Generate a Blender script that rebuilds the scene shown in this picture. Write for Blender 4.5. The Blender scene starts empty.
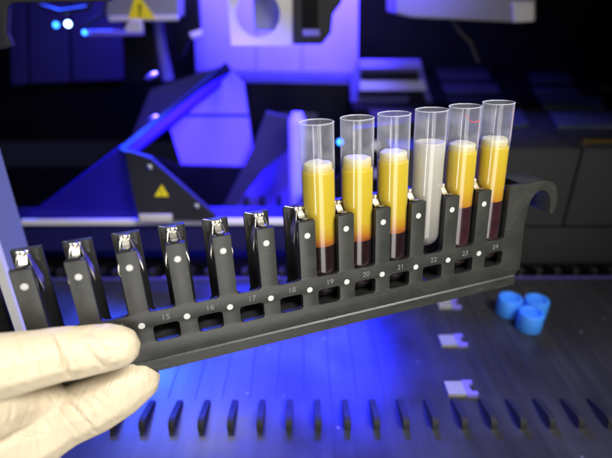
import bpy, bmesh, math, random
from mathutils import Vector, Matrix, noise
from mathutils.bvhtree import BVHTree
random.seed(7)
S = 0.001                      # everything below is written in millimetres
C = bpy.context.scene.collection
sc = bpy.context.scene

# ------------------------------------------------------------------ camera
CAMPOS = Vector((0, 0, 227.0))
RT = Vector((1, -.0066, .0)).normalized()
FW = Vector((.0054, .8988, -.4384)); FW = (FW - RT * FW.dot(RT)).normalized()
DN = FW.cross(RT)
FPX = 478.9
def ray(px, py):
    return (RT * ((px - 306) / FPX) + DN * ((py - 229) / FPX) + FW)
def at(px, py, Y=None, Z=None, D=None):
    """world point (mm) seen at a pixel, on the plane y=Y, z=Z or at depth D"""
    d = ray(px, py)
    if Y is not None: s = (Y - CAMPOS.y) / d.y
    elif Z is not None: s = (Z - CAMPOS.z) / d.z
    else: s = D
    return CAMPOS + d * s
cam = bpy.data.cameras.new('camera'); co = bpy.data.objects.new('camera', cam); C.objects.link(co)
M = Matrix((RT, -DN, -FW)).transposed().to_4x4(); M.translation = CAMPOS * S
co.matrix_world = M
cam.sensor_width = 36; cam.lens = FPX / 612 * 36
cam.clip_start = .005; cam.clip_end = 50
cam.dof.use_dof = True; cam.dof.focus_distance = .215; cam.dof.aperture_fstop = 6.0
sc.camera = co

# ------------------------------------------------------------------ materials
def mat(name, col=(.5, .5, .5), rough=.5, metal=0, spec=.5, noise_amt=0, noise_scale=60, bump=0, bump_scale=400,
        sss=0, sssr=(1, .6, .3), emis=None, es=0, coat=0, rough_var=0, trans=0):
    m = bpy.data.materials.new(name); m.use_nodes = True
    nt = m.node_tree; b = nt.nodes['Principled BSDF']
    b.inputs['Base Color'].default_value = (*col, 1)
    b.inputs['Roughness'].default_value = rough
    b.inputs['Metallic'].default_value = metal
    b.inputs['Specular IOR Level'].default_value = spec
    b.inputs['Coat Weight'].default_value = coat
    b.inputs['Coat Roughness'].default_value = .08
    if sss:
        b.inputs['Subsurface Weight'].default_value = sss
        b.inputs['Subsurface Radius'].default_value = sssr
        b.inputs['Subsurface Scale'].default_value = .004
    if emis:
        b.inputs['Emission Color'].default_value = (*emis, 1); b.inputs['Emission Strength'].default_value = es
    tc = nt.nodes.new('ShaderNodeTexCoord')
    if noise_amt or rough_var:
        n = nt.nodes.new('ShaderNodeTexNoise'); n.inputs['Scale'].default_value = noise_scale; n.inputs['Detail'].default_value = 6
        nt.links.new(tc.outputs['Object'], n.inputs['Vector'])
        if noise_amt:
            r = nt.nodes.new('ShaderNodeValToRGB')
            r.color_ramp.elements[0].position = .3; r.color_ramp.elements[1].position = .7
            r.color_ramp.elements[0].color = (*[c * (1 - noise_amt) for c in col], 1)
            r.color_ramp.elements[1].color = (*[min(1, c * (1 + noise_amt)) for c in col], 1)
            nt.links.new(n.outputs['Fac'], r.inputs['Fac']); nt.links.new(r.outputs['Color'], b.inputs['Base Color'])
        if rough_var:
            mr = nt.nodes.new('ShaderNodeMapRange')
            mr.inputs['From Min'].default_value = .3; mr.inputs['From Max'].default_value = .7
            mr.inputs['To Min'].default_value = rough - rough_var; mr.inputs['To Max'].default_value = rough + rough_var
            nt.links.new(n.outputs['Fac'], mr.inputs['Value']); nt.links.new(mr.outputs[0], b.inputs['Roughness'])
    if bump:
        n2 = nt.nodes.new('ShaderNodeTexNoise'); n2.inputs['Scale'].default_value = bump_scale; n2.inputs['Detail'].default_value = 3
        nt.links.new(tc.outputs['Object'], n2.inputs['Vector'])
        bp = nt.nodes.new('ShaderNodeBump'); bp.inputs['Strength'].default_value = bump; bp.inputs['Distance'].default_value = .0003
        nt.links.new(n2.outputs['Fac'], bp.inputs['Height']); nt.links.new(bp.outputs[0], b.inputs['Normal'])
    return m
MT = {}
MT['rack'] = mat('rack_plastic', (.03, .031, .028), .36, noise_amt=.18, noise_scale=90, bump=.25, bump_scale=2500, rough_var=.07)
nt = MT['rack'].node_tree; b_ = nt.nodes['Principled BSDF']; old = b_.inputs['Base Color'].links[0].from_socket
tc = nt.nodes.new('ShaderNodeTexCoord'); vo = nt.nodes.new('ShaderNodeTexVoronoi'); vo.inputs['Scale'].default_value = 330; nt.links.new(tc.outputs['Object'], vo.inputs['Vector'])
mp = nt.nodes.new('ShaderNodeMapping'); mp.inputs['Scale'].default_value = (90, 400, 900); mp.inputs['Rotation'].default_value = (0, .5, 0); nt.links.new(tc.outputs['Object'], mp.inputs[0])
ns = nt.nodes.new('ShaderNodeTexNoise'); ns.inputs['Detail'].default_value = 6; ns.inputs['Scale'].default_value = 1; nt.links.new(mp.outputs[0], ns.inputs['Vector'])
r1 = nt.nodes.new('ShaderNodeValToRGB'); r1.color_ramp.elements[0].position = .04; r1.color_ramp.elements[0].color = (.5, .5, .5, 1); r1.color_ramp.elements[1].position = .09; r1.color_ramp.elements[1].color = (0, 0, 0, 1)
r2_ = nt.nodes.new('ShaderNodeValToRGB'); r2_.color_ramp.elements[0].position = .60; r2_.color_ramp.elements[0].color = (0, 0, 0, 1); r2_.color_ramp.elements[1].position = .75; r2_.color_ramp.elements[1].color = (.12, .12, .12, 1)
nt.links.new(vo.outputs['Distance'], r1.inputs[0]); nt.links.new(ns.outputs['Fac'], r2_.inputs[0])
mxa = nt.nodes.new('ShaderNodeMath'); mxa.operation = 'MAXIMUM'; nt.links.new(r1.outputs[0], mxa.inputs[0]); nt.links.new(r2_.outputs[0], mxa.inputs[1])
mc = nt.nodes.new('ShaderNodeMixRGB'); mc.inputs[2].default_value = (.2, .2, .18, 1); nt.links.new(mxa.outputs[0], mc.inputs[0]); nt.links.new(old, mc.inputs[1]); nt.links.new(mc.outputs[0], b_.inputs['Base Color'])
MT['bore'] = mat('bore_shade', (.014, .014, .014), .4, rough_var=.08, noise_scale=300)  # near-black puts the shade inside slots and bores into the colour
MT['white_dot'] = mat('white_print', (.5, .51, .49), .5, noise_amt=.08, noise_scale=900)
MT['print'] = mat('grey_print', (.17, .175, .165), .6)
MT['chrome'] = mat('spring_steel', (.9, .86, .76), .27, metal=1, noise_amt=.1, noise_scale=300)
MT['black'] = mat('black_plastic', (.003, .003, .004), .5, spec=.12, rough_var=.1, noise_scale=30)
MT['dark'] = mat('dark_housing', (.024, .024, .026), .5, spec=.25, noise_amt=.15, noise_scale=25)
MT['greybox'] = mat('charcoal_panel', (.036, .036, .036), .55, spec=.2, noise_amt=.12, noise_scale=20)
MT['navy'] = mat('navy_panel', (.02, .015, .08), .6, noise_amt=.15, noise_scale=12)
MT['lightpanel'] = mat('violet_light_panel', (.20, .17, .62), .45, noise_amt=.06, noise_scale=14)  # violet of the blue lighting is mixed into this panel colour
MT['midpanel'] = mat('violet_light_dim_panel', (.08, .07, .28), .4, noise_amt=.1, noise_scale=14)  # darker panel, its base colour also carries the violet lighting
MT['steel'] = mat('brushed_steel', (.6, .6, .58), .3, metal=1, noise_amt=.12, noise_scale=60)
MT['beige'] = mat('pale_grey_plate', (.62, .6, .52), .5, noise_amt=.06, noise_scale=30)
MT['greyplate'] = mat('grey_plate', (.22, .22, .2), .5, noise_amt=.1, noise_scale=30)
MT['yellow'] = mat('warning_yellow', (.95, .78, .01), .5)
MT['gold'] = mat('gold_contact', (.75, .5, .12), .35, metal=1)
MT['cap'] = mat('blue_cap', (.06, .30, .98), .4, sss=.2, sssr=(.2, .5, 1))
MT['slate'] = mat('slate_tile', (.10, .11, .14), .3, noise_amt=.2, noise_scale=30)
MT['led_blue'] = mat('blue_led', (.1, .2, 1), .3, emis=(.02, .18, 1), es=9)
MT['led_white'] = mat('white_led', (.6, .8, 1), .3, emis=(.35, .6, 1), es=14)
MT['blood'] = mat('blood_clot', (.012, .002, .003), .25, spec=.4)
MT['purple'] = mat('plum_cells', (.030, .007, .010), .3, spec=.4, noise_amt=.3, noise_scale=200)
MT['smear'] = mat('red_smear', (.45, .03, .05), .4)

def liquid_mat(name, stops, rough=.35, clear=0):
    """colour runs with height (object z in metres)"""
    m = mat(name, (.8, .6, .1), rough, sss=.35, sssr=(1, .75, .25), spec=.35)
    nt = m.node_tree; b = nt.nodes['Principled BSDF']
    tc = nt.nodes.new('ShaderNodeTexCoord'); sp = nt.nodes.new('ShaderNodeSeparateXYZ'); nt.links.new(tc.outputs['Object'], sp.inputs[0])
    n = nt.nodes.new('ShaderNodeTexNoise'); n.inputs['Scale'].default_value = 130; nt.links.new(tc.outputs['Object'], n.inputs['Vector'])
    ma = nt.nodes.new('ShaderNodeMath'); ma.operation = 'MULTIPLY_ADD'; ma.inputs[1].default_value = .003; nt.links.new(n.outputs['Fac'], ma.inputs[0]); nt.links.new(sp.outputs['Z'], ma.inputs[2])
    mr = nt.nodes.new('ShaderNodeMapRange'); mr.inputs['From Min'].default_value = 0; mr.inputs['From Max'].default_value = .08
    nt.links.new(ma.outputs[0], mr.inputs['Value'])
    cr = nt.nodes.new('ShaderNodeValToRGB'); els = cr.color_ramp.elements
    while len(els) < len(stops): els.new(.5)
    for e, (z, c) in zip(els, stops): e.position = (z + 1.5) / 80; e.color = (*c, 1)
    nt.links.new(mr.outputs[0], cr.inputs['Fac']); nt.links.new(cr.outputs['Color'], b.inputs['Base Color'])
    if clear:
        tr = nt.nodes.new('ShaderNodeBsdfTransparent'); tr.inputs[0].default_value = (1, .97, .88, 1); mx = nt.nodes.new('ShaderNodeMixShader'); mx.inputs[0].default_value = clear
        nt.links.new(b.outputs[0], mx.inputs[1]); nt.links.new(tr.outputs[0], mx.inputs[2]); nt.links.new(mx.outputs[0], nt.nodes['Material Output'].inputs[0])
    return m
Yl = (.60, .455, .028); Yd = (.57, .41, .02); Yb = (.48, .25, .012)
MT['serum'] = liquid_mat('yellow_serum', clear=.1, stops=[(17.5, (.16, .025, .012)), (20.3, (.42, .15, .012)), (22.5, Yb), (28, Yd), (40, (.59, .44, .024)), (51, Yl)])
MT['serum_deep'] = liquid_mat('amber_serum', clear=.1, stops=[(24.6, (.3, .05, .02)), (26.5, (.5, .23, .012)), (33, (.58, .38, .018)), (51, (.61, .45, .025))])
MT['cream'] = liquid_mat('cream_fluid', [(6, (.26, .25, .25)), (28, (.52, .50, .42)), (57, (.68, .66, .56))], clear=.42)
MT['foam'] = liquid_mat('pale_foam', [(51.5, (.76, .56, .04)), (53.8, (.64, .57, .26)), (56.6, (.70, .70, .60))], clear=.14)

def glass_mat():
    m = bpy.data.materials.new('clear_tube_wall'); m.use_nodes = True; nt = m.node_tree; nt.nodes.clear()
    N = nt.nodes.new; Lk = nt.links.new
    o = N('ShaderNodeOutputMaterial'); t = N('ShaderNodeBsdfTransparent'); g = N('ShaderNodeBsdfGlossy')
    d = N('ShaderNodeBsdfDiffuse'); d.inputs[0].default_value = (.8, .82, .95, 1)
    t.inputs[0].default_value = (.985, .985, .99, 1)
    g.inputs['Roughness'].default_value = .14
    lw = N('ShaderNodeLayerWeight'); lw.inputs['Blend'].default_value = .5
    def ramp(src, pts):
        cr = N('ShaderNodeValToRGB'); els = cr.color_ramp.elements
        while len(els) < len(pts): els.new(.5)
        for e, (p, v) in zip(els, pts): e.position = p; e.color = (v, v, v, 1)
        Lk(src, cr.inputs[0]); return cr.outputs[0]
    gl = ramp(lw.outputs['Facing'], [(0, .035), (.6, .05), (.82, .16), (1, .5)])
    ed = ramp(lw.outputs['Facing'], [(0, .035), (.55, .06), (.82, .26), (.96, .75)])
    tc = N('ShaderNodeTexCoord'); n = N('ShaderNodeTexNoise'); n.inputs['Scale'].default_value = 120; n.inputs['Detail'].default_value = 5
    Lk(tc.outputs['Object'], n.inputs['Vector'])
    sm = ramp(n.outputs['Fac'], [(.4, .0), (.75, .07)])
    sp = N('ShaderNodeSeparateXYZ'); Lk(tc.outputs['Object'], sp.inputs[0])
    hz = N('ShaderNodeMapRange'); hz.inputs['From Min'].default_value = .050; hz.inputs['From Max'].default_value = .057; hz.inputs['To Min'].default_value = .04; hz.inputs['To Max'].default_value = 1; Lk(sp.outputs['Z'], hz.inputs['Value'])
    ad = N('ShaderNodeMath'); ad.operation = 'ADD'; Lk(ed, ad.inputs[0]); Lk(sm, ad.inputs[1])
    m0 = N('ShaderNodeMixShader'); gt = N('ShaderNodeMath'); gt.operation = 'MULTIPLY'; Lk(ad.outputs[0], gt.inputs[0]); Lk(hz.outputs[0], gt.inputs[1]); rm_ = N('ShaderNodeMapRange'); rm_.inputs['From Min'].default_value = .0717; rm_.inputs['From Max'].default_value = .0721; rm_.inputs['To Max'].default_value = .3; Lk(sp.outputs['Z'], rm_.inputs['Value'])
    g2 = N('ShaderNodeMath'); g2.operation = 'ADD'; g2.use_clamp = True; Lk(gt.outputs[0], g2.inputs[0]); Lk(rm_.outputs[0], g2.inputs[1]); Lk(g2.outputs[0], m0.inputs[0]); Lk(t.outputs[0], m0.inputs[1]); Lk(d.outputs[0], m0.inputs[2])
    mx = N('ShaderNodeMixShader'); Lk(gl, mx.inputs[0]); Lk(m0.outputs[0], mx.inputs[1]); Lk(g.outputs[0], mx.inputs[2]); Lk(mx.outputs[0], o.inputs[0])
    return m
MT['glass'] = glass_mat()

def deck_mat():
    m = mat('deck_metal', (.10, .10, .12), .36, metal=.35, spec=.5)
    nt = m.node_tree; b = nt.nodes['Principled BSDF']
    tc = nt.nodes.new('ShaderNodeTexCoord'); sp = nt.nodes.new('ShaderNodeSeparateXYZ'); nt.links.new(tc.outputs['Object'], sp.inputs[0])
    # fine brushed streaks and scuffs running away from the viewer
    mp = nt.nodes.new('ShaderNodeMapping'); mp.inputs['Scale'].default_value = (160, 9, 1); nt.links.new(tc.outputs['Object'], mp.inputs[0])
    n = nt.nodes.new('ShaderNodeTexNoise'); n.inputs['Scale'].default_value = 1; n.inputs['Detail'].default_value = 8; nt.links.new(mp.outputs[0], n.inputs['Vector'])
    n2 = nt.nodes.new('ShaderNodeTexNoise'); n2.inputs['Scale'].default_value = 22; n2.inputs['Detail'].default_value = 6; nt.links.new(tc.outputs['Object'], n2.inputs['Vector'])
    mul = nt.nodes.new('ShaderNodeMath'); mul.operation = 'MULTIPLY'; nt.links.new(n.outputs['Fac'], mul.inputs[0]); nt.links.new(n2.outputs['Fac'], mul.inputs[1])
    cr = nt.nodes.new('ShaderNodeValToRGB'); cr.color_ramp.elements[0].position = .12; cr.color_ramp.elements[1].position = .42
    cr.color_ramp.elements[0].color = (.036, .036, .042, 1); cr.color_ramp.elements[1].color = (.062, .062, .072, 1)
    nt.links.new(mul.outputs[0], cr.inputs[0])
    n3 = nt.nodes.new('ShaderNodeTexVoronoi'); n3.inputs['Scale'].default_value = 55; n3.inputs['Randomness'].default_value = 1; nt.links.new(tc.outputs['Object'], n3.inputs['Vector'])
    r3 = nt.nodes.new('ShaderNodeValToRGB'); r3.color_ramp.elements[0].position = .03; r3.color_ramp.elements[0].color = (1, 1, 1, 1); r3.color_ramp.elements[1].position = .07; r3.color_ramp.elements[1].color = (0, 0, 0, 1)
    nt.links.new(n3.outputs['Distance'], r3.inputs[0])
    mxx = nt.nodes.new('ShaderNodeMixRGB'); mxx.inputs[2].default_value = (.22, .22, .24, 1); nt.links.new(r3.outputs[0], mxx.inputs[0]); nt.links.new(cr.outputs[0], mxx.inputs[1])
    nt.links.new(mxx.outputs[0], b.inputs['Base Color'])
    mr = nt.nodes.new('ShaderNodeMapRange'); mr.inputs['From Min'].default_value = .3; mr.inputs['From Max'].default_value = .7
    mr.inputs['To Min'].default_value = .24; mr.inputs['To Max'].default_value = .40
    nt.links.new(n2.outputs['Fac'], mr.inputs['Value']); nt.links.new(mr.outputs[0], b.inputs['Roughness'])
    return m
MT['deck'] = deck_mat()

def glove_mat():
    m = mat('latex_glove', (.66, .56, .40), .42, sss=.25, sssr=(1, .6, .35), spec=.4, noise_amt=.05, noise_scale=45)
    nt = m.node_tree; b = nt.nodes['Principled BSDF']
    tc = nt.nodes.new('ShaderNodeTexCoord')
    mp = nt.nodes.new('ShaderNodeMapping'); mp.inputs['Scale'].default_value = (260, 60, 90); mp.inputs['Rotation'].default_value = (.2, .5, .5); nt.links.new(tc.outputs['Object'], mp.inputs[0])
    n = nt.nodes.new('ShaderNodeTexNoise'); n.inputs['Scale'].default_value = 1; n.inputs['Detail'].default_value = 4; n.inputs['Distortion'].default_value = 1.2; nt.links.new(mp.outputs[0], n.inputs['Vector'])
    n2 = nt.nodes.new('ShaderNodeTexNoise'); n2.inputs['Scale'].default_value = 1800; nt.links.new(tc.outputs['Object'], n2.inputs['Vector'])
    ad = nt.nodes.new('ShaderNodeMath'); ad.operation = 'MULTIPLY_ADD'; ad.inputs[1].default_value = .12; nt.links.new(n2.outputs['Fac'], ad.inputs[0]); nt.links.new(n.outputs['Fac'], ad.inputs[2])
    bp = nt.nodes.new('ShaderNodeBump'); bp.inputs['Strength'].default_value = .75; bp.inputs['Distance'].default_value = .001
    nt.links.new(ad.outputs[0], bp.inputs['Height']); nt.links.new(bp.outputs[0], b.inputs['Normal'])
    return m
MT['glove'] = glove_mat()

# ------------------------------------------------------------------ mesh helpers
def link(name, bm, m, parent=None, smooth=False, mats=None):
    bmesh.ops.recalc_face_normals(bm, faces=bm.faces)
    for v in bm.verts: v.co *= S
    me = bpy.data.meshes.new(name); bm.to_mesh(me); bm.free()
    o = bpy.data.objects.new(name, me); C.objects.link(o)
    me.materials.append(m)
    if smooth:
        for p in me.polygons: p.use_smooth = True
        try: me.set_sharp_from_angle(angle=math.radians(38))
        except Exception: pass
    if parent: o.parent = parent
    return o
def tag(o, label, cat, group=None):
    o['label'] = label; o['category'] = cat
    if group: o['group'] = group
    return o
def empty(name, loc, label, cat, group=None, rot=None):
    o = bpy.data.objects.new(name, None); C.objects.link(o); o.empty_display_size = .01
    o.location = Vector(loc) * S
    if rot: o.rotation_euler = rot
    return tag(o, label, cat, group)
def struct(o):
    o['kind'] = 'structure'; return o
def bevel(bm, w, seg=2, ang=35):
    es = [e for e in bm.edges if len(e.link_faces) == 2 and e.calc_face_angle(0) > math.radians(ang)]
    bmesh.ops.bevel(bm, geom=es, offset=w, segments=seg, affect='EDGES', profile=.6, clamp_overlap=True)
def box(bm, x0, x1, y0, y1, z0, z1):
    vs = [bm.verts.new(p) for p in ((x0, y0, z0), (x1, y0, z0), (x1, y1, z0), (x0, y1, z0), (x0, y0, z1), (x1, y0, z1), (x1, y1, z1), (x0, y1, z1))]
    for f in ((0, 3, 2, 1), (4, 5, 6, 7), (0, 1, 5, 4), (1, 2, 6, 5), (2, 3, 7, 6), (3, 0, 4, 7)): bm.faces.new([vs[i] for i in f])
def prism(bm, poly, d0, d1, axis='y'):
    """poly in the two other axes, pushed from d0 to d1 along axis"""
    def P(a, b, d):
        return {'y': (a, d, b), 'z': (a, b, d), 'x': (d, a, b)}[axis]
    A = [bm.verts.new(P(a, b, d0)) for a, b in poly]; B = [bm.verts.new(P(a, b, d1)) for a, b in poly]
    bm.faces.new(A); bm.faces.new(B[::-1]); n = len(poly)
    for i in range(n): bm.faces.new((A[i], A[(i + 1) % n], B[(i + 1) % n], B[i]))
def solid(bm, front, back):
    """closed solid between two polygons of world points with the same count"""
    A = [bm.verts.new(p) for p in front]; B = [bm.verts.new(p) for p in back]; n = len(A)
    bm.faces.new(A); bm.faces.new(B[::-1])
    for i in range(n): bm.faces.new((A[i], A[(i + 1) % n], B[(i + 1) % n], B[i]))
def lathe(bm, prof, seg=40, c=(0, 0), close=False):
    rings = []
    for r, z in prof:
        if r < 1e-6: rings.append([bm.verts.new((c[0], c[1], z))])
        else: rings.append([bm.verts.new((c[0] + r * math.cos(2 * math.pi * i / seg), c[1] + r * math.sin(2 * math.pi * i / seg), z)) for i in range(seg)])
    pairs = list(zip(rings, rings[1:])) + ([(rings[-1], rings[0])] if close else [])
    for a, b in pairs:
        for i in range(seg):
            j = (i + 1) % seg
            if len(a) == 1 and len(b) > 1: bm.faces.new((a[0], b[i], b[j]))
            elif len(b) == 1 and len(a) > 1: bm.faces.new((a[i], a[j], b[0]))
            elif len(a) > 1: bm.faces.new((a[i], a[j], b[j], b[i]))
def ribbon(bm, pts, side, widths, th=.3):
    n = len(pts); side = Vector(side).normalized(); rows = []
    for i, p in enumerate(pts):
        p = Vector(p); t = (Vector(pts[min(i + 1, n - 1)]) - Vector(pts[max(i - 1, 0)])).normalized()
        nn = t.cross(side).normalized(); w = widths[i] / 2
        rows.append([bm.verts.new(p + side * a * w + nn * b * th / 2) for a, b in ((-1, -1), (1, -1), (1, 1), (-1, 1))])
    bm.faces.new(rows[0][::-1]); bm.faces.new(rows[-1])
    for a, b in zip(rows, rows[1:]):
        for i in range(4): bm.faces.new((a[i], a[(i + 1) % 4], b[(i + 1) % 4], b[i]))
def tube(bm, pts, r, seg=10):
    n = len(pts); rows = []; up = Vector((0.13, .2, 1)).normalized()
    for i, p in enumerate(pts):
        t = (Vector(pts[min(i + 1, n - 1)]) - Vector(pts[max(i - 1, 0)])).normalized()
        a = t.cross(up).normalized(); b = t.cross(a); rr = r[i] if isinstance(r, (list, tuple)) else r
        rows.append([bm.verts.new(Vector(p) + (a * math.cos(2 * math.pi * k / seg) + b * math.sin(2 * math.pi * k / seg)) * rr) for k in range(seg)])
    bm.faces.new(rows[0][::-1]); bm.faces.new(rows[-1])
    for a, b in zip(rows, rows[1:]):
        for i in range(seg): bm.faces.new((a[i], a[(i + 1) % seg], b[(i + 1) % seg], b[i]))
def rrect(x0, x1, z0, z1, r, corners=(1, 1, 1, 1), n=5):
    out = []
    for (cx, cz, a0), k in zip(((x0 + r, z0 + r, 180), (x1 - r, z0 + r, 270), (x1 - r, z1 - r, 0), (x0 + r, z1 - r, 90)), corners):
        if not k:
            out.append((x0 if a0 in (180, 90) else x1, z0 if a0 in (180, 270) else z1)); continue
        for i in range(n + 1):
            a = math.radians(a0 + 90 * i / n); out.append((cx + r * math.cos(a), cz + r * math.sin(a)))
    return out

# ------------------------------------------------------------------ the tube rack
P = 18.0
RM = Matrix(((.9449, -.3246, -.0428), (.3267, .9434, .0571), (.0218, -.0679, .9975)))
c0 = RM.col[0].normalized(); c2 = (RM.col[2] - c0 * RM.col[2].dot(c0)).normalized(); c1 = c2.cross(c0)
RM = Matrix((c0, c1, c2)).transposed()
RT0 = Vector((-65.16, 156.62, 107.33))
def rw(u, w, v): return RM @ Vector((u, w, v)) + RT0
rack = empty('tube_rack', RT0, 'long charcoal tube rack with numbered slots and a hooked end, held by the gloved hand', 'tube rack')
rack.rotation_euler = RM.to_euler()
KMIN, KMAX = -14, 9            # slot k carries number k+15
D = 17.0; WC = 8.5; RB = 7.45
UL = KMIN * P - 9.5
outline = [(UL, -16.9), (187.6, -16.9), (187.6, -15.4), (189.5, -14.9), (188.2, 12), (189.2, 20), (190.4, 24), (192.3, 26.7), (195.3, 28.1),
           (198.6, 27.6), (201.4, 25.2), (203, 21.6), (203.5, 18.5), (203.6, 15.6), (204.2, 14.3), (205.4, 14.1), (206.5, 14.8), (207.1, 16.2),
           (207.3, 20), (207.0, 24.4), (205.6, 28.2), (203.5, 30.6), (200.6, 32.1), (197, 32.7), (175.4, 33.0), (175.2, 35.0), (UL, 35.0)]
bm = bmesh.new(); prism(bm, outline, 0, D); bmesh.ops.recalc_face_normals(bm, faces=bm.faces)
body = link('body', bm, MT['rack'], rack)
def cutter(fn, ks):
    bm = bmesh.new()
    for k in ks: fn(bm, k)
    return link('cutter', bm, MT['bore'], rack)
slots = range(KMIN, KMAX + 1)
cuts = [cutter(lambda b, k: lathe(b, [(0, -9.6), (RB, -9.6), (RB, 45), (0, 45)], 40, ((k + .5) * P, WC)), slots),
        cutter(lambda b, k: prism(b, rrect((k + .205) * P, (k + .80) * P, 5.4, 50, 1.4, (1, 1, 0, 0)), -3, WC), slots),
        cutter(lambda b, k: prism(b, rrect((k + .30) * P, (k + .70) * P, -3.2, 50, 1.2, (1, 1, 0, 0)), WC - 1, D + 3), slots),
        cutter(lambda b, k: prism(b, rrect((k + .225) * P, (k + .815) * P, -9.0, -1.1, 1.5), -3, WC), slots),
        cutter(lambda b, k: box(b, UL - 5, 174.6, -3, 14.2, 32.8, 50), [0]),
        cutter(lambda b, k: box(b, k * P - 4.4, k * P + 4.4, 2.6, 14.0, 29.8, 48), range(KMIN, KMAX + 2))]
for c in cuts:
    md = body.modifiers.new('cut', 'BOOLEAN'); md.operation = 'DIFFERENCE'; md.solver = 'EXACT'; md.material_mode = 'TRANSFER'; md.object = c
md = body.modifiers.new('edge', 'BEVEL'); md.width = .3 * S; md.segments = 2; md.limit_method = 'ANGLE'; md.angle_limit = math.radians(40); md.harden_normals = False
bpy.context.view_layer.update()
dg = bpy.context.evaluated_depsgraph_get()
me = bpy.data.meshes.new_from_object(body.evaluated_get(dg)); body.modifiers.clear(); body.data = me
for c in cuts: bpy.data.objects.remove(c, do_unlink=True)
for p in me.polygons: p.use_smooth = True
me.set_sharp_from_angle(angle=math.radians(30))
bm = bmesh.new()
prism(bm, [(-.9, -22.6), (D + .9, -22.6), (D + .9, -17.6), (D + .2, -17.0), (-.2, -17.0), (-.9, -17.6)], UL + 1, 186.2, 'x')
bevel(bm, .7, 3); link('base_rail', bm, MT['rack'], rack, True)
bm = bmesh.new(); bm2 = bmesh.new()
# marker dots and numbers
def disc(r):
    b = bmesh.new(); lathe(b, [(0, .16), (r - .15, .16), (r, .08), (r, -.05), (0, -.05)], 24)
    bmesh.ops.rotate(b, verts=b.verts, cent=(0, 0, 0), matrix=Matrix.Rotation(math.radians(90), 3, 'X')); return b
bm.free(); bm2.free()
dot0 = None
for k in range(KMIN, KMAX + 1):
    for v in (0, 26.3):
        if dot0 is None: dot0 = d = link('marker_dot', disc(1.33), MT['white_dot'], rack)
        else: d = dot0.copy(); C.objects.link(d); d.parent = rack
        d.location = Vector((k * P, -.02, v)) * S
for k in slots:
    cu = bpy.data.curves.new('slot_number', 'FONT'); cu.body = str(k + 15); cu.size = 3.6 * S; cu.align_x = 'CENTER'; cu.align_y = 'CENTER'; cu.extrude = .04 * S; cu.offset = 0
    o = bpy.data.objects.new('slot_number', cu); C.objects.link(o); bpy.context.view_layer.update()
    mm = bpy.data.meshes.new_from_object(o.evaluated_get(bpy.context.evaluated_depsgraph_get())); bpy.data.objects.remove(o)
    o = bpy.data.objects.new('slot_number', mm); C.objects.link(o); mm.materials.clear(); mm.materials.append(MT['print'])
    o.parent = rack; o.rotation_euler = (math.radians(90), 0, 0); o.location = Vector(((k + .54) * P, -.05, 1.75)) * S
# spring clips: rolled knob on the web, tongue to the front, leaves bowing into the slots
def clip(left, right, seed):
    rnd = random.Random(seed); b = bmesh.new()
    bmesh.ops.create_uvsphere(b, u_segments=14, v_segments=8, radius=1.35, matrix=Matrix.Translation((.2, 9.0, 35.6)))
    tube(b, [(0, 11, 34.8), (-1.6, 13, 34.9), (-4.6, 15.6, 35.25)], [.3, .28, .25], 6)
    # rolled knob
    tube(b, [(-2.1, 10.4, 35.3), (-1.9, 10.4, 35.3), (0, 10.4, 35.3), (1.9, 10.4, 35.3), (2.1, 10.4, 35.3)], [.9, 1.25, 1.25, 1.25, .9], 12)
    # folded tongue running to the front edge
    ribbon(b, [(0, 12.4, 30.6), (0, 12.4, 33.8), (0, 11.6, 35.3), (0, 10.2, 35.8), (0, 8.8, 35.0), (0, 7.4, 33.2), (0, 6.0, 32.2), (0, 4.6, 32.6), (0, 3.0, 33.5), (0, 1.7, 33.35)],
           (1, .05 * rnd.uniform(-1, 1), 0), [2.4, 2.8, 3.0, 3.0, 2.8, 2.6, 2.8, 3.4, 3.4, 1.8], .4)
    for s, bow in ((-1, left), (1, right)):
        if bow:
            pts = [(s * .8, 9.8, 35.6), (s * 1.9, 9.2, 34.6), (s * 2.5, 8.4, 32.2), (s * 3.4, 7.8, 28.6), (s * 4.3, 7.4, 25.0), (s * 4.6, 7.2, 22.4), (s * 3.9, 7.2, 20.0), (s * 2.6, 7.4, 18.8)]
            wd = [1.8, 2.6, 3.6, 5.0, 5.4, 4.6, 3.2, 1.6]
        else:
            pts = [(s * .9, 9.6, 34.4), (s * 1.85, 9.2, 33.0), (s * 2.0, 8.8, 28), (s * 1.95, 8.5, 22), (s * 1.9, 8.5, 18)]
            wd = [1.6, 2.0, 2.4, 2.4, 1.2]
        ribbon(b, pts, (0, 1, .05), wd, .28)
    return b
protos = {}
for k in range(KMIN, KMAX + 1):
    key = (k <= 4, k < 4)      # is the slot left / right of this post empty
    if key not in protos: protos[key] = o = link('spring_clip', clip(key[0], key[1], k), MT['chrome'], rack, True)
    else: o = protos[key].copy(); C.objects.link(o); o.parent = rack
    o.location = Vector((k * P, 0, 0)) * S

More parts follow.
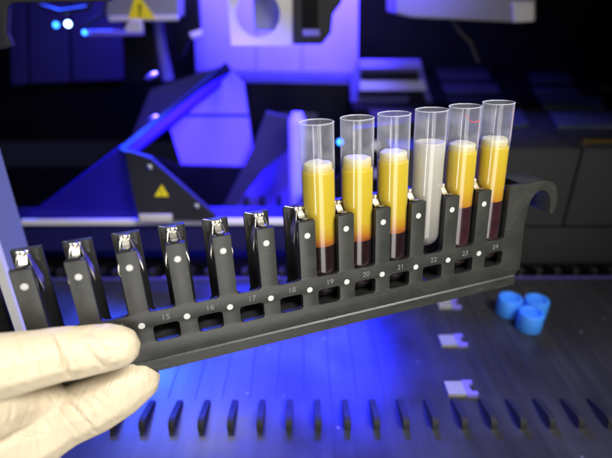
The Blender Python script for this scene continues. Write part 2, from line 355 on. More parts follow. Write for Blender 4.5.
# ------------------------------------------------------------------ sample tubes
RO, RI = 7.2, 6.95
tilt = {19: .0, 20: .004, 21: -.003, 22: .006, 23: .0, 24: .004}
info = {19: ('yellow serum tube over dark blood in slot 19, the filled tube nearest the hand', 51.6, 18.6, 'serum', 'blood'),
        20: ('clear tube of yellow serum over dark blood standing in the slot numbered 20', 50.3, 17.8, 'serum', 'blood'),
        21: ('clear tube of yellow serum over dark blood standing in the slot numbered 21', 51.6, 18.4, 'serum', 'blood'),
        22: ('tube filled with milky cream fluid instead of yellow serum, in slot 22', 57.6, 6.6, 'cream', None),
        23: ('yellow serum tube with a red smear inside its rim, in slot 23', 51.5, 25.2, 'serum_deep', 'purple'),
        24: ('yellow serum tube nearest the hooked end of the rack, in slot 24', 51.6, 25.2, 'serum_deep', 'purple')}
TOP = 72.3
for n, (lab, lev, ifc, lm, bmn) in info.items():
    k = n - 15; c = rw((k + .5) * P, WC, 0)
    t = empty('sample_tube', c, lab, 'test tube', 'filled sample tubes in the rack')
    t.rotation_euler = (RM @ Matrix.Rotation(tilt[n], 3, 'Y')).to_euler()
    bot = 6.2 if n == 22 else -8.4
    b = bmesh.new(); pr = [(0, bot)]
    for i in range(1, 9):
        a = i / 8 * math.pi / 2; pr.append((RO * math.sin(a), bot + RO * (1 - math.cos(a))))
    pr += [(RO, 20), (RO, 50), (RO, TOP - .5), (RO + .12, TOP - .2), (RO - .1, TOP), (RI + .1, TOP), (RI - .02, TOP - .25), (RI, 50), (RI, 20)]
    for i in range(8, 0, -1):
        a = i / 8 * math.pi / 2; pr.append((RI * math.sin(a), bot + .5 + RI * (1 - math.cos(a))))
    pr.append((0, bot + .5)); lathe(b, pr, 56)
    link('glass_wall', b, MT['glass'], t, True)
    R = RI - .03
    low = [(0, bot + .6)] + [(R * math.sin(i / 8 * math.pi / 2), bot + .6 + R * (1 - math.cos(i / 8 * math.pi / 2))) for i in range(1, 9)]
    if bmn:
        b = bmesh.new(); lathe(b, low + [(R, ifc), (R * .96, ifc + .05), (R * .5, ifc - .3), (0, ifc - .4)], 48); link('blood', b, MT[bmn], t, True)
        base = [(0, ifc - .3), (R * .5, ifc - .2), (R * .93, ifc + .12), (R, ifc + .06)]
    else: base = low
    b = bmesh.new(); lathe(b, base + [(R, 30), (R, lev - .6), (R - .1, lev - .1), (R - .35, lev + .3), (R - .7, lev + .38), (R - 1.1, lev + .1), (0, lev - .1)], 48)
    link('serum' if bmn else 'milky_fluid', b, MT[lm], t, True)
    if n != 22:
        # pale cap floating on the serum, with the dark meniscus ring below it
        h = {19: 3.6, 20: 5.0, 21: 4.2, 23: 3.8, 24: 4.1}[n]; r2 = R - .8
        b = bmesh.new(); lathe(b, [(0, lev - .2), (r2, lev - .2), (r2 + .05, lev + .4), (r2, lev + h - .9), (r2 - .25, lev + h - .35), (r2 - .9, lev + h), (r2 * .5, lev + h + .1), (0, lev + h + .1)], 48)
        for v in b.verts:
            if v.co.z > lev + h - 2: v.co.z += .5 * noise.noise(Vector((v.co.x * .35, v.co.y * .35, n)))
        link('pale_cap', b, MT['foam'], t, True)
        b = bmesh.new(); lathe(b, [(r2 + .12, lev - .1), (r2 + .3, lev + .1), (r2 + .12, lev + .3), (r2 + .04, lev + .1)], 48, close=True)
        link('meniscus_ring', b, mat('meniscus_brown', (.32, .2, .03), .4), t, True)
    if n in (23, 24):
        b = bmesh.new(); Z = TOP - (6.4 if n == 23 else 4.4); r = RI - .12
        a0, a1 = (math.radians(-100), math.radians(-35)) if n == 23 else (math.radians(-60), math.radians(-10))
        tube(b, [(r * math.cos(a0 + (a1 - a0) * i / 14), r * math.sin(a0 + (a1 - a0) * i / 14), Z + .25 * math.sin(i * 1.3)) for i in range(15)], .28 if n == 23 else .14, 6)
        if n == 23:
            tube(b, [(r * math.cos(a), r * math.sin(a), Z + z) for a, z in ((math.radians(-100), 0), (math.radians(-108), 1.0), (math.radians(-118), 2.6), (math.radians(-128), 3.6))], .2, 6)
        tube(b, [(r * math.cos(math.radians(-32)), r * math.sin(math.radians(-32)), Z - .2 - i * 1.5) for i in range(9)], [.22 - .02 * i for i in range(9)], 6)
        link('red_smear', b, MT['smear'], t, True)

# ------------------------------------------------------------------ the gloved hand
def chain(bm, pts):
    for (a, ra), (b, rb) in zip(pts, pts[1:]):
        L = (b - a).length; n = max(2, int(L / (min(ra, rb) * .16)))
        for i in range(n + 1):
            f = i / n; r = ra + (rb - ra) * f
            bmesh.ops.create_icosphere(bm, subdivisions=2, radius=r, matrix=Matrix.Translation(a + (b - a) * f))
def A(px, py, d): return at(px, py, D=d)
bm = bmesh.new()
thumb = [(A(118, 347, 185), 8.6), (A(104, 348, 183), 9.7), (A(80, 352, 180), 10.3), (A(56, 355, 176), 10.6), (A(28, 361, 171), 11.3), (A(-8, 368, 166), 12.3), (A(-50, 380, 162), 14.5), (A(-90, 400, 162), 17)]
index = [(A(136, 380, 203), 10.2), (A(118, 390, 200), 12.2), (A(92, 404, 196), 12.9), (A(62, 418, 193), 13), (A(30, 434, 188), 15), (A(-10, 448, 182), 17.5), (A(-60, 465, 176), 18)]
chain(bm, thumb); chain(bm, index)
chain(bm, [(A(20, 410, 186), 11.5), (A(-10, 418, 180), 14.5), (A(-50, 432, 174), 18), (A(-90, 450, 170), 20)])
chain(bm, [(A(46, 397, 187), 7.5), (A(20, 400, 182), 11), (A(-14, 404, 172), 14.5), (A(-60, 418, 166), 17)])
# middle, ring and little finger folded under and behind
chain(bm, [(A(-60, 490, 186), 15), (A(-4, 492, 196), 11.5), (A(34, 478, 207), 10.2), (A(40, 452, 216), 9.2), (A(12, 436, 219), 8.4)])
chain(bm, [(A(-90, 520, 184), 15), (A(-34, 530, 194), 11.2), (A(2, 522, 207), 9.8), (A(8, 496, 217), 8.8), (A(-18, 476, 221), 8)])
chain(bm, [(A(-120, 545, 178), 14), (A(-74, 560, 188), 10), (A(-44, 552, 199), 8.7), (A(-38, 528, 208), 7.8), (A(-60, 510, 211), 7.2)])
chain(bm, [(A(-60, 465, 176), 18), (A(-90, 500, 176), 19), (A(-120, 530, 174), 17)])
chain(bm, [(A(-90, 400, 162), 17), (A(-110, 450, 166), 20), (A(-170, 520, 166), 23), (A(-240, 590, 164), 25), (A(-330, 690, 160), 26)])
hand = link('gloved_hand', bm, MT['glove'])
rm = hand.modifiers.new('r', 'REMESH'); rm.mode = 'VOXEL'; rm.voxel_size = .55 * S; rm.use_smooth_shade = True
sm = hand.modifiers.new('s', 'SMOOTH'); sm.factor = .5; sm.iterations = 24
bpy.context.view_layer.update(); dg = bpy.context.evaluated_depsgraph_get()
me = bpy.data.meshes.new_from_object(hand.evaluated_get(dg)); hand.modifiers.clear(); hand.data = me
tag(hand, 'hand in a cream latex glove gripping the rack, thumb in front and index finger underneath', 'hand')
bv = BVHTree.FromPolygons([v.co / S for v in me.vertices], [tuple(p.vertices) for p in me.polygons])
def surf(px, py):
    h = bv.ray_cast(CAMPOS, ray(px, py).normalized()); return h[0]
creases = []   # (px points, depth mm (negative = ridge), sigma mm)
for pts, dep, sg in (
        ([(56, 335), (60, 345), (64, 358), (67, 370), (70, 378)], .9, 1.0), ([(62, 340), (70, 352), (78, 364)], .5, .8), ([(52, 338), (56, 352), (60, 368)], -.5, 1.6),
        ([(70, 350), (73, 362), (76, 372)], -.6, 1.5), ([(86, 345), (92, 354), (98, 362), (104, 367)], .55, 1.0), ([(80, 342), (88, 340), (97, 346)], -.5, 1.8),
        ([(98, 350), (104, 356), (112, 358)], -.6, 1.6), ([(106, 345), (112, 350), (124, 350)], .35, 1.2), ([(20, 336), (24, 352), (27, 372)], .3, 1.2),
        ([(34, 334), (36, 350), (42, 366), (44, 380)], .25, 1.0), ([(0, 352), (14, 368), (30, 380)], .35, 1.1), ([(0, 366), (12, 380), (20, 388)], .3, 1.0),
        ([(60, 392), (68, 402), (78, 412), (90, 424), (94, 432)], .5, .9), ([(66, 391), (76, 401), (86, 412), (96, 426)], -.35, 1.1), ([(72, 390), (84, 401), (95, 414), (100, 424)], .4, .8),
        ([(80, 388), (92, 396), (102, 406), (106, 412)], .35, .8), ([(48, 394), (58, 408), (70, 424), (80, 436)], .35, .8), ([(94, 388), (104, 394), (114, 404)], .3, .8),
        ([(30, 402), (24, 420), (22, 440)], .3, 1.0), ([(12, 404), (10, 420), (14, 436)], .35, 1.0), ([(0, 425), (20, 432), (48, 436)], .3, 1.1), ([(36, 400), (44, 415), (52, 434)], .25, .9),
        ([(112, 384), (122, 392), (128, 402)], .16, .8), ([(118, 381), (130, 390), (135, 398)], .12, .8)):
    q = [surf(*p) for p in pts]; q = [x for x in q if x is not None]
    if len(q) > 1: creases.append((q, dep, sg))
nrm = [v.normal.copy() for v in me.vertices]
for i, v in enumerate(me.vertices):
    p = v.co / S; dis = 0
    for q, dep, sg in creases:
        best = 1e9
        if (p - q[len(q) // 2]).length > 30: continue
        for a, b in zip(q, q[1:]):
            ab = b - a; f = max(0, min(1, (p - a).dot(ab) / max(ab.length_squared, 1e-9))); best = min(best, (p - a - ab * f).length)
        endf = min(1, min((p - q[0]).length, (p - q[-1]).length) / 3 + .25)
        dis -= 1.55 * dep * endf * (math.exp(-(best / (sg * .62)) ** 2) if dep > 0 else math.exp(-(best / sg) ** 2))
    dis += .35 * noise.noise(p * .07) + .12 * noise.noise(p * .25)
    v.co = (p + nrm[i] * dis) * S
for p in me.polygons: p.use_smooth = True
me.materials.clear(); me.materials.append(MT['glove'])

# ------------------------------------------------------------------ the deck of the instrument
bm = bmesh.new(); box(bm, -520, 520, 100, 362, -6, 0); bevel(bm, .8)
deck = struct(link('worktable', bm, MT['deck'], None))
bm = bmesh.new(); box(bm, -520, 520, 100, 189, .02, .7); bevel(bm, .3)
struct(link('worktable_front_strip', bm, MT['deck']))
bm = bmesh.new(); box(bm, -520, 520, 100, 700, -14, -8); struct(link('worktable_base', bm, MT['black']))
bm = bmesh.new(); box(bm, -520, 520, 364, 366, -6, .8); bevel(bm, .3); struct(link('worktable_edge', bm, MT['midpanel']))
def groove(x):
    b = bmesh.new(); box(b, x - .35, x + .35, 224, 361, 0.02, .25); return b
MT['groove'] = mat('groove_shadow', (.026, .026, .032), .5)
def fin(h):
    b = bmesh.new()
    pr = [(0, -.2), (22, -.2), (22, .3 * h), (16, .55 * h), (8, .9 * h), (3.5, h), (1.2, .9 * h), (0, .6 * h)]
    prism(b, pr, -1.8, 1.8, 'x'); bevel(b, .7, 2); return b
f0 = None
for row, (y, xo, n0, n1) in enumerate(((198.6, -76.5, -14, 26), (378, 201.0 - 17 * 24, -3, 36))):
    for i in range(n0, n1):
        if f0 is None: f0 = o = link('guide_fin', fin(6.6), MT['dark'], None, True)
        else: o = f0.copy(); C.objects.link(o)
        o.location = Vector((xo + 17 * i, y, 0 if row == 0 else -7.5)) * S
        if row: o.scale = (1.3, .8, 1.2)
        tag(o, 'dark fin in the near row of guide fins along the front of the deck' if row == 0 else 'dark fin in the far row of guide fins behind the deck edge', 'guide fin',
            'near row of guide fins' if row == 0 else 'far row of guide fins')
for i in range(-13, 25):
    o = link('deck_groove', groove(-76.5 + 17 * i + 8.5), MT['groove'], deck)
st0 = None
for i in range(-2, 36):
    if st0 is None:
        b = bmesh.new(); bmesh.ops.create_uvsphere(b, u_segments=12, v_segments=8, radius=1.0); st0 = o = link('rail_stud', b, MT['steel'], None, True)
    else: o = st0.copy(); C.objects.link(o)
    sc_ = 2.1 if i % 7 in (3, 4) or i % 5 == 0 else 1.3
    o.location = Vector((201.0 - 17 * 24 + 17 * i - 4, 372, -5 + sc_ * .6)) * S; o.scale = (sc_, sc_, sc_)
    tag(o, 'round metal stud in the row in front of the far guide fins', 'stud', 'metal studs along the far row of fins')
# silver tabs on the deck
for (px, py, s, lab) in ((448, 305, .95, 'small silver tab on the deck half hidden under the rack edge, farthest of the three'), (452, 342, 1.0, 'silver tab in the middle of the three tabs on the blue lit deck'), (460, 390, 1.0, 'silver tab nearest the front of the deck, just behind the fins')):
    c = at(px, py, Z=0); t = empty('deck_tab', c, lab, 'tab', 'silver tabs in a line on the deck')
    t.scale = (s, s, s)
    b = bmesh.new(); box(b, -9, 2.5, -5.6, 5.6, 0, 2.2); bevel(b, .6); link('plate', b, mat('satin_tab', (.3, .3, .28), .45), t, True)
    b = bmesh.new(); prism(b, [(2.5, -6.2), (9.5, -6.2), (9.5, -3.4), (6.4, -3.6), (5.4, 0), (6.4, 3.6), (8.8, 3.6), (8.8, 6.2), (2.5, 6.2)], 0, 2.6, 'z'); bevel(b, .4); link('fork', b, MT['lightpanel'], t, True)
# three blue caps
c1 = at(507.5, 313, Z=0)
for dx, dy, lab in ((0, 0, 'blue tube cap standing at the back left of the trio on the deck'), (19.6, -2.5, 'blue tube cap at the right of the trio on the deck'), (8.2, -19, 'blue tube cap at the front of the trio, nearest the camera')):
    b = bmesh.new(); R = 9.2; H = 15
    seg = 48; prof = [(0, 0), (R - .5, 0), (R, .6), (R, H - 1), (R - .6, H - .2), (R - 1.4, H), (R - 2.6, H), (R - 3.1, H - .8), (R - 3.2, H - 2), (0, H - 2.2)]
    lathe(b, prof, seg)
    for v in b.verts:
        r = math.hypot(v.co.x, v.co.y)
        if r > R - .2 and 0.5 < v.co.z < H - .9:
            a = round(math.atan2(v.co.y, v.co.x) / (2 * math.pi / seg)); 
            if a % 2: v.co.x *= .965; v.co.y *= .965
    o = link('push_cap', b, MT['cap'], None, True); o.location = Vector((c1.x + dx, c1.y + dy, 0)) * S
    tag(o, lab, 'cap', 'blue caps on the deck')

# ------------------------------------------------------------------ right hand modules
def slab(name, poly, Y, depth, m, parent=None, bev=0, smooth=False):
    """poly of pixels put on the plane y=Y and pushed straight back"""
    f = [at(px, py, Y=Y) for px, py in poly]; k = [p + Vector((0, depth, 0)) for p in f]
    b = bmesh.new(); solid(b, f, k); bmesh.ops.recalc_face_normals(b, faces=b.faces)
    if bev: bevel(b, bev)
    return link(name, b, m, parent, smooth)
def flat(name, poly, Z, th, m, parent=None, bev=0):
    f = [at(px, py, Z=Z) for px, py in poly]; k = [p - Vector((0, 0, th)) for p in f]
    b = bmesh.new(); solid(b, f, k); bmesh.ops.recalc_face_normals(b, faces=b.faces)
    if bev: bevel(b, bev)
    return link(name, b, m, parent)
def org(t): return t
bm = bmesh.new(); box(bm, 60, 520, 402, 420, -7, 32)
bevel(bm, 1); tag(link('module_plinth', bm, MT['greybox']), 'low dark plinth under the charcoal modules behind the rack hook', 'plinth')
XS = at(572, 190, Y=400).x
for x0, x1, lab in ((XS - 165, XS - 1.3, 'wide charcoal module front directly behind the rack hook'), (XS + 1.3, XS + 165, 'charcoal module front at the right edge of the picture')):
    bm = bmesh.new(); box(bm, x0, x1, 400, 560, 35, 108); bevel(bm, 1.5)
    tag(link('instrument_module', bm, MT['greybox'], None), lab, 'instrument module', 'charcoal modules in a row')
ZT = 108.5
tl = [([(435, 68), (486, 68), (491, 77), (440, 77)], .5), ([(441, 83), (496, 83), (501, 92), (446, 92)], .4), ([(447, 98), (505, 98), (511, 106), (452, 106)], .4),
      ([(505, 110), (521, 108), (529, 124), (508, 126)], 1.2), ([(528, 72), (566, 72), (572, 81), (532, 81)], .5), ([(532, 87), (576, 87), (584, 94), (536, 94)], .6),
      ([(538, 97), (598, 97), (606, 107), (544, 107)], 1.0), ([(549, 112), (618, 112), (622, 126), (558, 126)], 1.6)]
names = ['second row from the back, left bank', 'third', '']
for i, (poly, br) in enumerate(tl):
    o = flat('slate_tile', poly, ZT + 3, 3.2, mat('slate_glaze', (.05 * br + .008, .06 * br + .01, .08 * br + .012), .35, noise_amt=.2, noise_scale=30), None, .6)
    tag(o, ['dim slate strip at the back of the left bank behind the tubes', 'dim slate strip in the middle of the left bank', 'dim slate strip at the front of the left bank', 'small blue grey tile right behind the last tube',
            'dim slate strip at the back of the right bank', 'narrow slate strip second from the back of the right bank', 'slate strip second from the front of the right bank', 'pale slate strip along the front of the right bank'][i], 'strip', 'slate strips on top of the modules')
bm = bmesh.new(); box(bm, 60, 620, 562, 900, 60, 108); tag(link('module_deck', bm, MT['black']), 'black surface running back behind the charcoal modules', 'module top')
for (px, py, w, h, lab) in ((606, 87, 12, 10, 'gold contact block at the right edge above the modules'), (598, 140, 26, 5, 'row of gold contacts on the near edge of the right module')):
    c = at(px, py, Z=ZT + 2); b = bmesh.new()
    n = 1 if w == 12 else 5
    for i in range(n):
        ww = w * 1.1 / n; box(b, c.x - w * .55 + i * ww, c.x - w * .55 + (i + .75) * ww, c.y - h * .5, c.y + h * .5, ZT - .3, ZT + 3)
    bevel(b, .4); tag(link('gold_contact', b, MT['gold']), lab, 'contact')
# hanging grey housing at the top right
t = empty('hanging_housing', at(465, 10, Y=520), 'blurred grey housing hanging in the top right of the picture', 'housing')
def child(o, t):
    o.parent = t; o.matrix_parent_inverse = Matrix.Translation(-t.location); return o
child(slab('casing', [(396, -40), (536, -40), (536, 21), (520, 23), (412, 18), (396, 14)], 520, 60, MT['greyplate'], None, 2), t)
child(slab('end_cap', [(512, 2), (534, 2), (534, 21.5), (514, 22.5)], 517, 4, MT['beige'], None, 1), t)
bm = bmesh.new(); box(bm, -900, 900, 900, 910, -20, 700); struct(link('back_wall', bm, MT['black']))

# ------------------------------------------------------------------ left platform and hoppers
ZP = 41
bm = bmesh.new(); box(bm, -460, 58, 396, 432, 12, ZP); bevel(bm, 1.5)
t = empty('raised_platform', (-150, 396, 12), 'low dark platform with a bright front rail behind the left half of the rack', 'platform')
child(link('platform_body', bm, mat('glossy_blue_grey', (.016, .014, .09), .28, noise_amt=.15, noise_scale=14)), t)
bm = bmesh.new(); a = at(22, 222, Y=394); b_ = at(303, 222, Y=394); box(bm, a.x, b_.x, 392.5, 395.8, a.z - 2.6, a.z + 2.4); bevel(bm, .8)
child(link('front_rail', bm, mat('white_rail', (.8, .78, .74), .4), None, True), t)
# black warning bracket
t = empty('warning_bracket', at(160, 218, Y=388), 'black triangular bracket carrying a small yellow warning triangle', 'bracket')
child(slab('bracket_plate', [(124.5, 151), (131, 152), (150, 158), (216, 216), (216, 221), (138, 221)], 386, 6, MT['dark'], None, 1), t)
child(slab('white_strip', [(138.5, 214.5), (172, 214.5), (172, 221.5), (139.5, 221.5)], 383.5, 2, MT['beige'], None, .8), t)
for px, py in ((149.5, 167.5), (196.5, 206.5)):
    c = at(px, py, Y=385.2); b = bmesh.new(); lathe(b, [(0, 0), (2.6, 0), (2.6, 1.4), (1.8, 2.0), (0, 2.0)], 20)
    bmesh.ops.rotate(b, verts=b.verts, cent=(0, 0, 0), matrix=Matrix.Rotation(math.radians(90), 3, 'X')); bmesh.ops.translate(b, verts=b.verts, vec=c + Vector((0, .6, 0)))
    child(link('screw', b, MT['steel'], None, True), t)
def warn(poly, Y, t, glyph=True):
    o = child(slab('warning_sign', poly, Y, .8, MT['yellow']), t)
    cx = sum(p[0] for p in poly) / len(poly); cy = sum(p[1] for p in poly) / len(poly); h = max(p[1] for p in poly) - min(p[1] for p in poly)
    g = slab('exclamation_mark', [(cx - h * .05, cy - h * .22), (cx + h * .05, cy - h * .22), (cx + h * .03, cy + h * .12), (cx - h * .03, cy + h * .12)], Y - .5, .4, MT['black'])
    child(g, t); child(slab('exclamation_dot', [(cx - h * .045, cy + h * .17), (cx + h * .045, cy + h * .17), (cx + h * .045, cy + h * .25), (cx - h * .045, cy + h * .25)], Y - .5, .4, MT['black']), t)
warn([(161.5, 185), (168.5, 196.5), (154.5, 196.5)], 385, t)

tag(slab('blue_glow_slab', [(26, 217), (120, 146), (126, 150), (137, 217.5)], 400, 5, mat('glow_blue', (.012, .006, .26), .35, noise_amt=.3, noise_scale=9), None, 1), 'blue stand-in chute panel left of the black warning bracket', 'glow')  # blue sheet stands in for the glow reflected on the platform top
tag(slab('tray_cover', [(150, 90), (222, 66), (180, 108), (128, 146)], 560, 4, mat('tray_slate', (.03, .03, .04), .5, spec=.2), None, 1), 'dark slate cover plate above the blue edge of the hopper', 'cover')
# hopper: sloping violet panels seen behind the bracket
t = empty('sloped_hopper', at(225, 205, Y=470), 'sloping hopper of blue lit panels with a dark frame in the middle distance', 'hopper')
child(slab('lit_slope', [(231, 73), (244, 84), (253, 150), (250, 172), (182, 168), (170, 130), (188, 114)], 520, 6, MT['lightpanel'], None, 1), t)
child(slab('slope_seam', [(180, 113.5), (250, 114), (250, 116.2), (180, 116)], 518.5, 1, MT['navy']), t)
b = bmesh.new()
p = [at(124, 152, Y=392), at(231, 69, Y=540), at(226, 62, Y=540), at(118, 148, Y=400)]
q = [x + Vector((0, 0, -2.5)) for x in p]; solid(b, p, q); child(link('edge_bar', b, MT['black']), t)
b = bmesh.new()
p = [at(136, 151, Y=391), at(229, 77, Y=533), at(227, 70, Y=537), at(126, 148, Y=392)]
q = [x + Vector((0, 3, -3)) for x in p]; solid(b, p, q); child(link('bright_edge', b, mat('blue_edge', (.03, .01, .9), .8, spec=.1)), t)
child(slab('lower_shadow_box', [(176, 166), (254, 168), (224, 214), (218, 214), (150, 156)], 505, 6, MT['black']), t)
child(slab('frame_bar', [(266, 112), (292, 118), (300, 140), (262, 172), (226, 219), (217, 219), (252, 150)], 500, 8, MT['dark'], None, 1), t)
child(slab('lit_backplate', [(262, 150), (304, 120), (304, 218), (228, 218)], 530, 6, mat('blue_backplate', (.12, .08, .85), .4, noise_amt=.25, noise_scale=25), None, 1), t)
for i, px in enumerate((246, 262, 279, 297)):
    child(slab('dark_notch', [(px - 2, 197), (px + 2, 197), (px + 3.5, 216), (px - 3.5, 216)], 527, 3, MT['dark']), t)
# black hood
t = empty('black_hood', at(300, 110, Y=560), 'black hood with a flat top in front of the violet lit back panel', 'hood')
child(slab('hood_front', [(245, 82), (348, 84), (344, 150), (318, 150), (318, 112), (277, 110), (262, 152), (252, 152)], 545, 10, MT['black'], None, 1), t)
child(slab('hood_face', [(277, 110), (320, 112), (320, 216), (303, 216), (290, 132)], 548, 10, mat('deep_blue_grey', (.03, .03, .05), .4), None, 1), t)
child(slab('hood_rim', [(244, 80), (349, 82), (348, 84.5), (245, 82.5)], 543, 3, MT['midpanel']), t)
# pale bottle like cylinder beside the first tube
c = at(298, 214, Y=470); b = bmesh.new(); z1 = at(298, 113, Y=470).z
lathe(b, [(0, -7.9), (8, -7.9), (8.6, -6), (8.6, z1 - 10), (8, z1 - 5), (5.8, z1 - 2), (5.8, z1), (0, z1)], 32, (c.x, 470))
tag(link('pale_bottle', b, mat('pale_plastic', (.38, .38, .6), .4), None, True), 'tall pale bottle standing just left of the first filled tube', 'bottle')
# the lit violet back panel
t = empty('lit_back_panel', at(275, 78, Y=640), 'large violet lit panel behind the white plate with the round hole', 'panel')
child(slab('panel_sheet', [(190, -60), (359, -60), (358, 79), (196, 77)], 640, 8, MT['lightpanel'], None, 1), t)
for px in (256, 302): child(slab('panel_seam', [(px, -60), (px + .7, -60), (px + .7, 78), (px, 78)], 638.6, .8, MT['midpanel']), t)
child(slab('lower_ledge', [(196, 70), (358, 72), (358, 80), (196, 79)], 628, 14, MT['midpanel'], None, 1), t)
# stepped shelves right of it
t = empty('stepped_shelf', at(392, 120, Y=600), 'blue lit stepped shelf seen above the third and fourth tubes', 'shelf')
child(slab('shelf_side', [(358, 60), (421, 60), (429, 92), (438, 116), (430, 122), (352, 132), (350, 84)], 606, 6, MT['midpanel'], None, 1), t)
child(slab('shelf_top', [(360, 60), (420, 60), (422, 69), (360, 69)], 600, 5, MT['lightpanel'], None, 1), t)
child(slab('upper_gap', [(361, 73), (418, 73), (419, 79.5), (361, 79.5)], 599, 6, MT['black'], None, .5), t)
child(slab('shelf_board', [(360, 81), (424, 81), (427, 91), (360, 91)], 600, 5, mat('slate_board', (.4, .4, .42), .4), None, 1), t)
child(slab('lower_gap', [(358, 92), (424, 92), (425, 95), (358, 95)], 599, 6, MT['black'], None, .4), t)
child(slab('shelf_leg', [(411, 96), (425, 96), (430, 120), (411, 122)], 598, 6, MT['black'], None, 1), t)
# dark housing under shelves, between the tubes
t = slab('dark_housing', [(305, 190), (338, 176), (352, 128), (440, 118), (505, 148), (505, 262), (303, 262)], 440, 6, MT['black'], None, 2)
tag(t, 'black housing filling the space directly behind the filled tubes', 'housing')
for px, py, lab in ((376, 146, 'small grey button on the black housing between the second and third tubes'), (376.5, 174, 'pale button below another between the second and third tubes')):
    o = slab('round_button', [(px + 4.5 * math.cos(a * math.pi / 6), py + 5 * math.sin(a * math.pi / 6)) for a in range(12)], 436, 3, MT['beige'], None, .6); tag(o, lab, 'button')
def sph(name, px, py, Y, r, m, lab, cat):
    b = bmesh.new(); bmesh.ops.create_uvsphere(b, u_segments=16, v_segments=10, radius=r); 
    o = link(name, b, m, None, True); o.location = at(px, py, Y=Y) * S; return tag(o, lab, cat)
sph('indicator_led', 340, 142, 430, 2.6, MT['led_blue'], 'glowing blue indicator light between the first and second tubes', 'indicator light')
sph('indicator_led', 68, 24, 560, 3.0, MT['led_white'], 'brightest white blue light in the upper left of the picture', 'indicator light')
sph('indicator_led', 56, 25, 565, 2.8, MT['led_blue'], 'dimmer blue light just left of the brightest light', 'indicator light')
sph('indicator_led', 84.5, 32.5, 532, 2.2, MT['led_blue'], 'blue light at the left end of the pale bar', 'indicator light')

# ------------------------------------------------------------------ top left machinery
t = empty('moving_arm', at(142, 20, Y=540), 'grey plate of the instrument arm with a yellow warning triangle at the top left', 'arm')
child(slab('arm_plate', [(106, -40), (178, -40), (178, 17), (170, 20), (110, 20), (106, 16)], 540, 30, MT['greyplate'], None, 1.5), t)
child(slab('arm_lip', [(108, 16.5), (178, 15.5), (178, 20.5), (109, 21.5)], 537, 5, MT['beige'], None, .8), t)
warn([(136, -8), (155.5, 19), (128, 19)], 535.5, t)
child(slab('white_nozzle', [(129, 20), (140, 19), (142, 27), (142, 33), (126, 33), (124, 29)], 533, 8, MT['beige'], None, 1.5), t)
child(slab('pale_bar', [(82, 30), (143, 30.5), (143, 35.5), (82, 36)], 534, 6, MT['lightpanel'], None, 1), t)
t = slab('black_column', [(121, 37), (152, 22), (160, 80), (128, 84)], 560, 30, MT['black'], None, 2); tag(t, 'black upright column hanging below the arm plate at the top left', 'column')
b = bmesh.new(); tube(b, [at(157, 20, Y=570), at(161, 50, Y=570), at(168, 80, Y=570)], 7, 16)
tag(link('blue_hose', b, MT['midpanel'], None, True), 'blue lit upright hose right of the black column', 'hose')
for px, py, lab in ((151.5, 76, 'upper small metal knob beside the black column'), (152.5, 119, 'lower small metal knob above the blue edge of the hopper')):
    b = bmesh.new(); c = at(px, py, Y=480); tube(b, [c + Vector((-6, 0, -3)), c + Vector((-3, 0, -1.5)), c + Vector((4, 0, 2)), c + Vector((6, 0, 3))], [1.4, 2.6, 2.6, 1.4], 16)
    tag(link('metal_knob', b, MT['steel'], None, True), lab, 'knob')
t = slab('dark_strut', [(172, -30), (196, -30), (200, 36), (190, 38), (180, 60), (172, 30)], 590, 14, MT['black'], None, 2); tag(t, 'black strut in front of the left edge of the violet panel', 'strut')
t = slab('white_pad', [(189, 33), (201, 29.5), (202, 35), (192, 39)], 585, 4, MT['beige'], None, 1); tag(t, 'small white pad at the foot of the black strut', 'pad')
# plate with the round hole and gripper
t = empty('gripper_plate', at(285, 20, Y=470), 'white plate with a round hole and a black gripper on its right at the top', 'gripper')
b = bmesh.new(); Y = 470
op = [(224, -40), (294, -40), (294, 45.5), (231.5, 45.5), (228, 4)]; N = 40
hole = [(258 + 22 * math.cos(2 * math.pi * i / N), 14 + 23.5 * math.sin(2 * math.pi * i / N)) for i in range(N)]
# outline point in the direction of each hole point
def hit(dx, dy):
    best = None
    for (x0, y0), (x1, y1) in zip(op, op[1:] + op[:1]):
        ex, ey = x1 - x0, y1 - y0; den = dx * ey - dy * ex
        if abs(den) < 1e-9: continue
        s = ((x0 - 258) * ey - (y0 - 14) * ex) / den; u = ((x0 - 258) * dy - (y0 - 14) * dx) / den
        if s > 0 and -1e-6 <= u <= 1 + 1e-6 and (best is None or s < best): best = s
    return (258 + dx * best, 14 + dy * best)
angs = sorted([2 * math.pi * i / N for i in range(N)] + [math.atan2(y - 14, x - 258) % (2 * math.pi) for x, y in op])
outer = [hit(math.cos(a), math.sin(a)) for a in angs]; inner = [(258 + 22 * math.cos(a), 14 + 23.5 * math.sin(a)) for a in angs]
V = [[b.verts.new(at(x, y, Y=Y) + Vector((0, dy, 0))) for x, y in ring] for dy in (0, 4) for ring in (outer, inner)]
n = len(angs)
for i in range(n):
    j = (i + 1) % n
    for A_, B_ in ((0, 1), (2, 3), (0, 2), (1, 3)): b.faces.new((V[A_][i], V[A_][j], V[B_][j], V[B_][i]))
bmesh.ops.remove_doubles(b, verts=b.verts, dist=.01)
child(link('plate', b, MT['beige'], None), t)
child(slab('inner_block', [(252, -30), (285, -30), (285, 28), (276, 31), (254, 31)], 486, 10, MT['greyplate'], None, 1), t)
child(slab('gripper_jaw', [(293, -40), (342, -40), (342, 2), (333, 14), (331, 33), (322, 44.5), (293, 44.5)], 466, 12, MT['dark'], None, 2), t)
child(slab('jaw_slot', [(302, -40), (318, -40), (318, 29), (302, 29)], 465, 1.5, MT['black'], None, .4), t)
child(slab('jaw_window', [(302.5, 29.5), (319, 29.5), (320, 36), (303, 36)], 464.6, 1.5, MT['lightpanel'], None, .4), t)
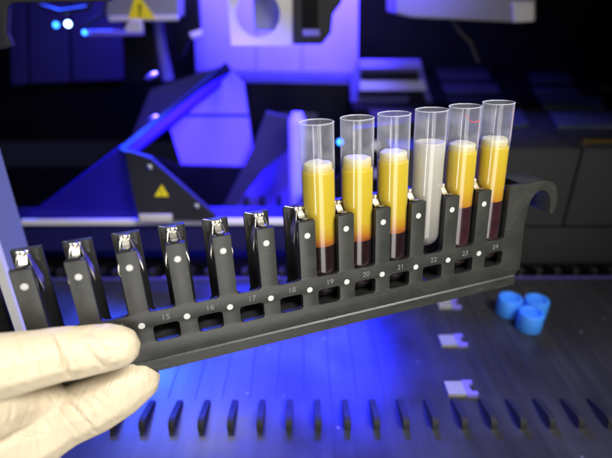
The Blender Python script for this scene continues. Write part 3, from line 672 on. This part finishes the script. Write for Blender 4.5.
# dim blue panels of the far left wall
for i, (x0, x1) in enumerate(((8, 24), (27, 66), (69, 120))):
    o = slab('wall_panel', [(x0, -30), (x1, -30), (x1 + 3, 84 - i * 2), (x0 + 3, 86 - i * 2)], 660, 6, MT['navy'], None, 1.5)
    tag(o, ['narrow dim blue wall panel beside the corner frame', 'dim blue wall panel behind the brightest light', 'wide dim blue wall panel left of the black column'][i], 'wall panel', 'dim wall panels at the top left')
bm = bmesh.new(); box(bm, -560, -70, 668, 676, ZP, 420); struct(link('left_rear_wall', bm, MT['black']))
o = slab('corner_frame', [(-12, -14), (110, -14), (110, 1.5), (12, 3), (7, 8), (6, 34), (11, 47), (2, 50), (-12, 48)], 300, 6, MT['dark'], None, 1.2)
tag(o, 'grey rounded frame in the extreme top left corner of the picture', 'frame')
# slanting pale pillar at the left edge
t = empty('pale_pillar', at(10, 300, Y=262), 'pale pillar with a white front edge at the left edge of the picture', 'pillar')
x0 = at(9.5, 272, Y=262).x
b = bmesh.new(); box(b, x0 - 10, x0, 258, 262, -3, 250); bevel(b, .8); child(link('white_edge', b, mat('white_edge', (.85, .84, .78), .4)), t)
b = bmesh.new(); box(b, x0 - 30, x0 - .6, 262.2, 288, -3, 248); bevel(b, .8); child(link('pillar_body', b, mat('blue_grey_pillar', (.2, .23, .3), .5)), t)

for pts, r, lab in (([(448, 12), (458, 30), (470, 42), (478, 62)], 2.2, 'thin dark cable hanging under the grey housing at the top right'), ([(30, -10), (40, 6), (60, 12), (88, 8), (96, -10)], 2.4, 'dark cable looping above the brightest light at the top left'),
                    ([(108, -10), (104, 14), (90, 22), (84, 30)], 1.8, 'short cable running down to the pale bar at the top left')):
    b = bmesh.new(); tube(b, [at(x, y, Y=535) for x, y in pts], r, 10); tag(link('cable', b, MT['dark'], None, True), lab, 'cable')
# ------------------------------------------------------------------ light
w = bpy.data.worlds.new('World'); sc.world = w; w.use_nodes = True
w.node_tree.nodes['Background'].inputs[0].default_value = (.02, .02, .05, 1); w.node_tree.nodes['Background'].inputs[1].default_value = .25
def area(name, loc, aim, sx, sy, power, col=(1, 1, 1), spread=180):
    L = bpy.data.lights.new(name, 'AREA'); L.shape = 'RECTANGLE'; L.size = sx * S; L.size_y = sy * S; L.energy = power; L.color = col; L.spread = math.radians(spread)
    o = bpy.data.objects.new(name, L); C.objects.link(o); o.location = Vector(loc) * S
    o.rotation_euler = (Vector(aim) - Vector(loc)).to_track_quat('-Z', 'Y').to_euler(); return o
area('softbox_key', (270, -40, 520), (10, 185, 110), 240, 200, .95, (1, .97, .9), 75)
area('softbox_low', (130, -240, 70), (50, 200, 130), 230, 420, .5, (1, .97, .93), 110)
area('softbox_left', (-210, 20, 420), (-70, 160, 90), 160, 160, .18, (1, .97, .92), 80)
area('strip_left', (-170, -180, 70), (40, 190, 130), 34, 420, .17, (1, .98, .95), 90)
area('arm_fill', (10, 300, 470), (0, 500, 330), 200, 60, .13, (1, .97, .92), 50)  # added unseen white light, brightens the arm and the gripper plate
area('blue_deck_fill_left', (-190, 560, 255), (-105, 310, 0), 150, 60, .9, (.02, .07, 1), 55)  # second added unseen light, makes the deck bluer behind the left slots
area('deck_wash', (-150, 470, 330), (-90, 215, 0), 160, 60, .02, (.85, .85, 1), 45)
BL = (.13, .07, 1)
area('blue_panel_lamp', (0, 555, 335), (-10, 640, 215), 360, 40, 2.3, (.16, .11, 1), 120)
area('blue_deck_fill', (0, 560, 250), (-28, 275, 0), 240, 60, 1.6, (.014, .02, 1), 64)  # added unseen light that gives the deck its blue glow
area('blue_hopper_lamp', (-125, 405, 270), (-105, 475, 60), 190, 50, 1.8, (.07, .035, 1), 62)
area('blue_left_lamp', (-250, 540, 330), (-240, 610, 120), 200, 60, .08, (.06, .03, 1), 120)
area('blue_right_lamp', (90, 520, 300), (90, 600, 130), 80, 60, 1.3, (.07, .03, 1), 120)

sc.render.engine = 'CYCLES'; cy = sc.cycles
cy.use_denoising = True
try: cy.denoiser = 'OPENIMAGEDENOISE'
except Exception: pass
cy.max_bounces = 10; cy.transparent_max_bounces = 24; cy.sample_clamp_indirect = 6
cy.caustics_reflective = False; cy.caustics_refractive = False
sc.view_settings.view_transform = 'Standard'; sc.view_settings.look = 'None'; sc.view_settings.exposure = 0; sc.view_settings.gamma = 1
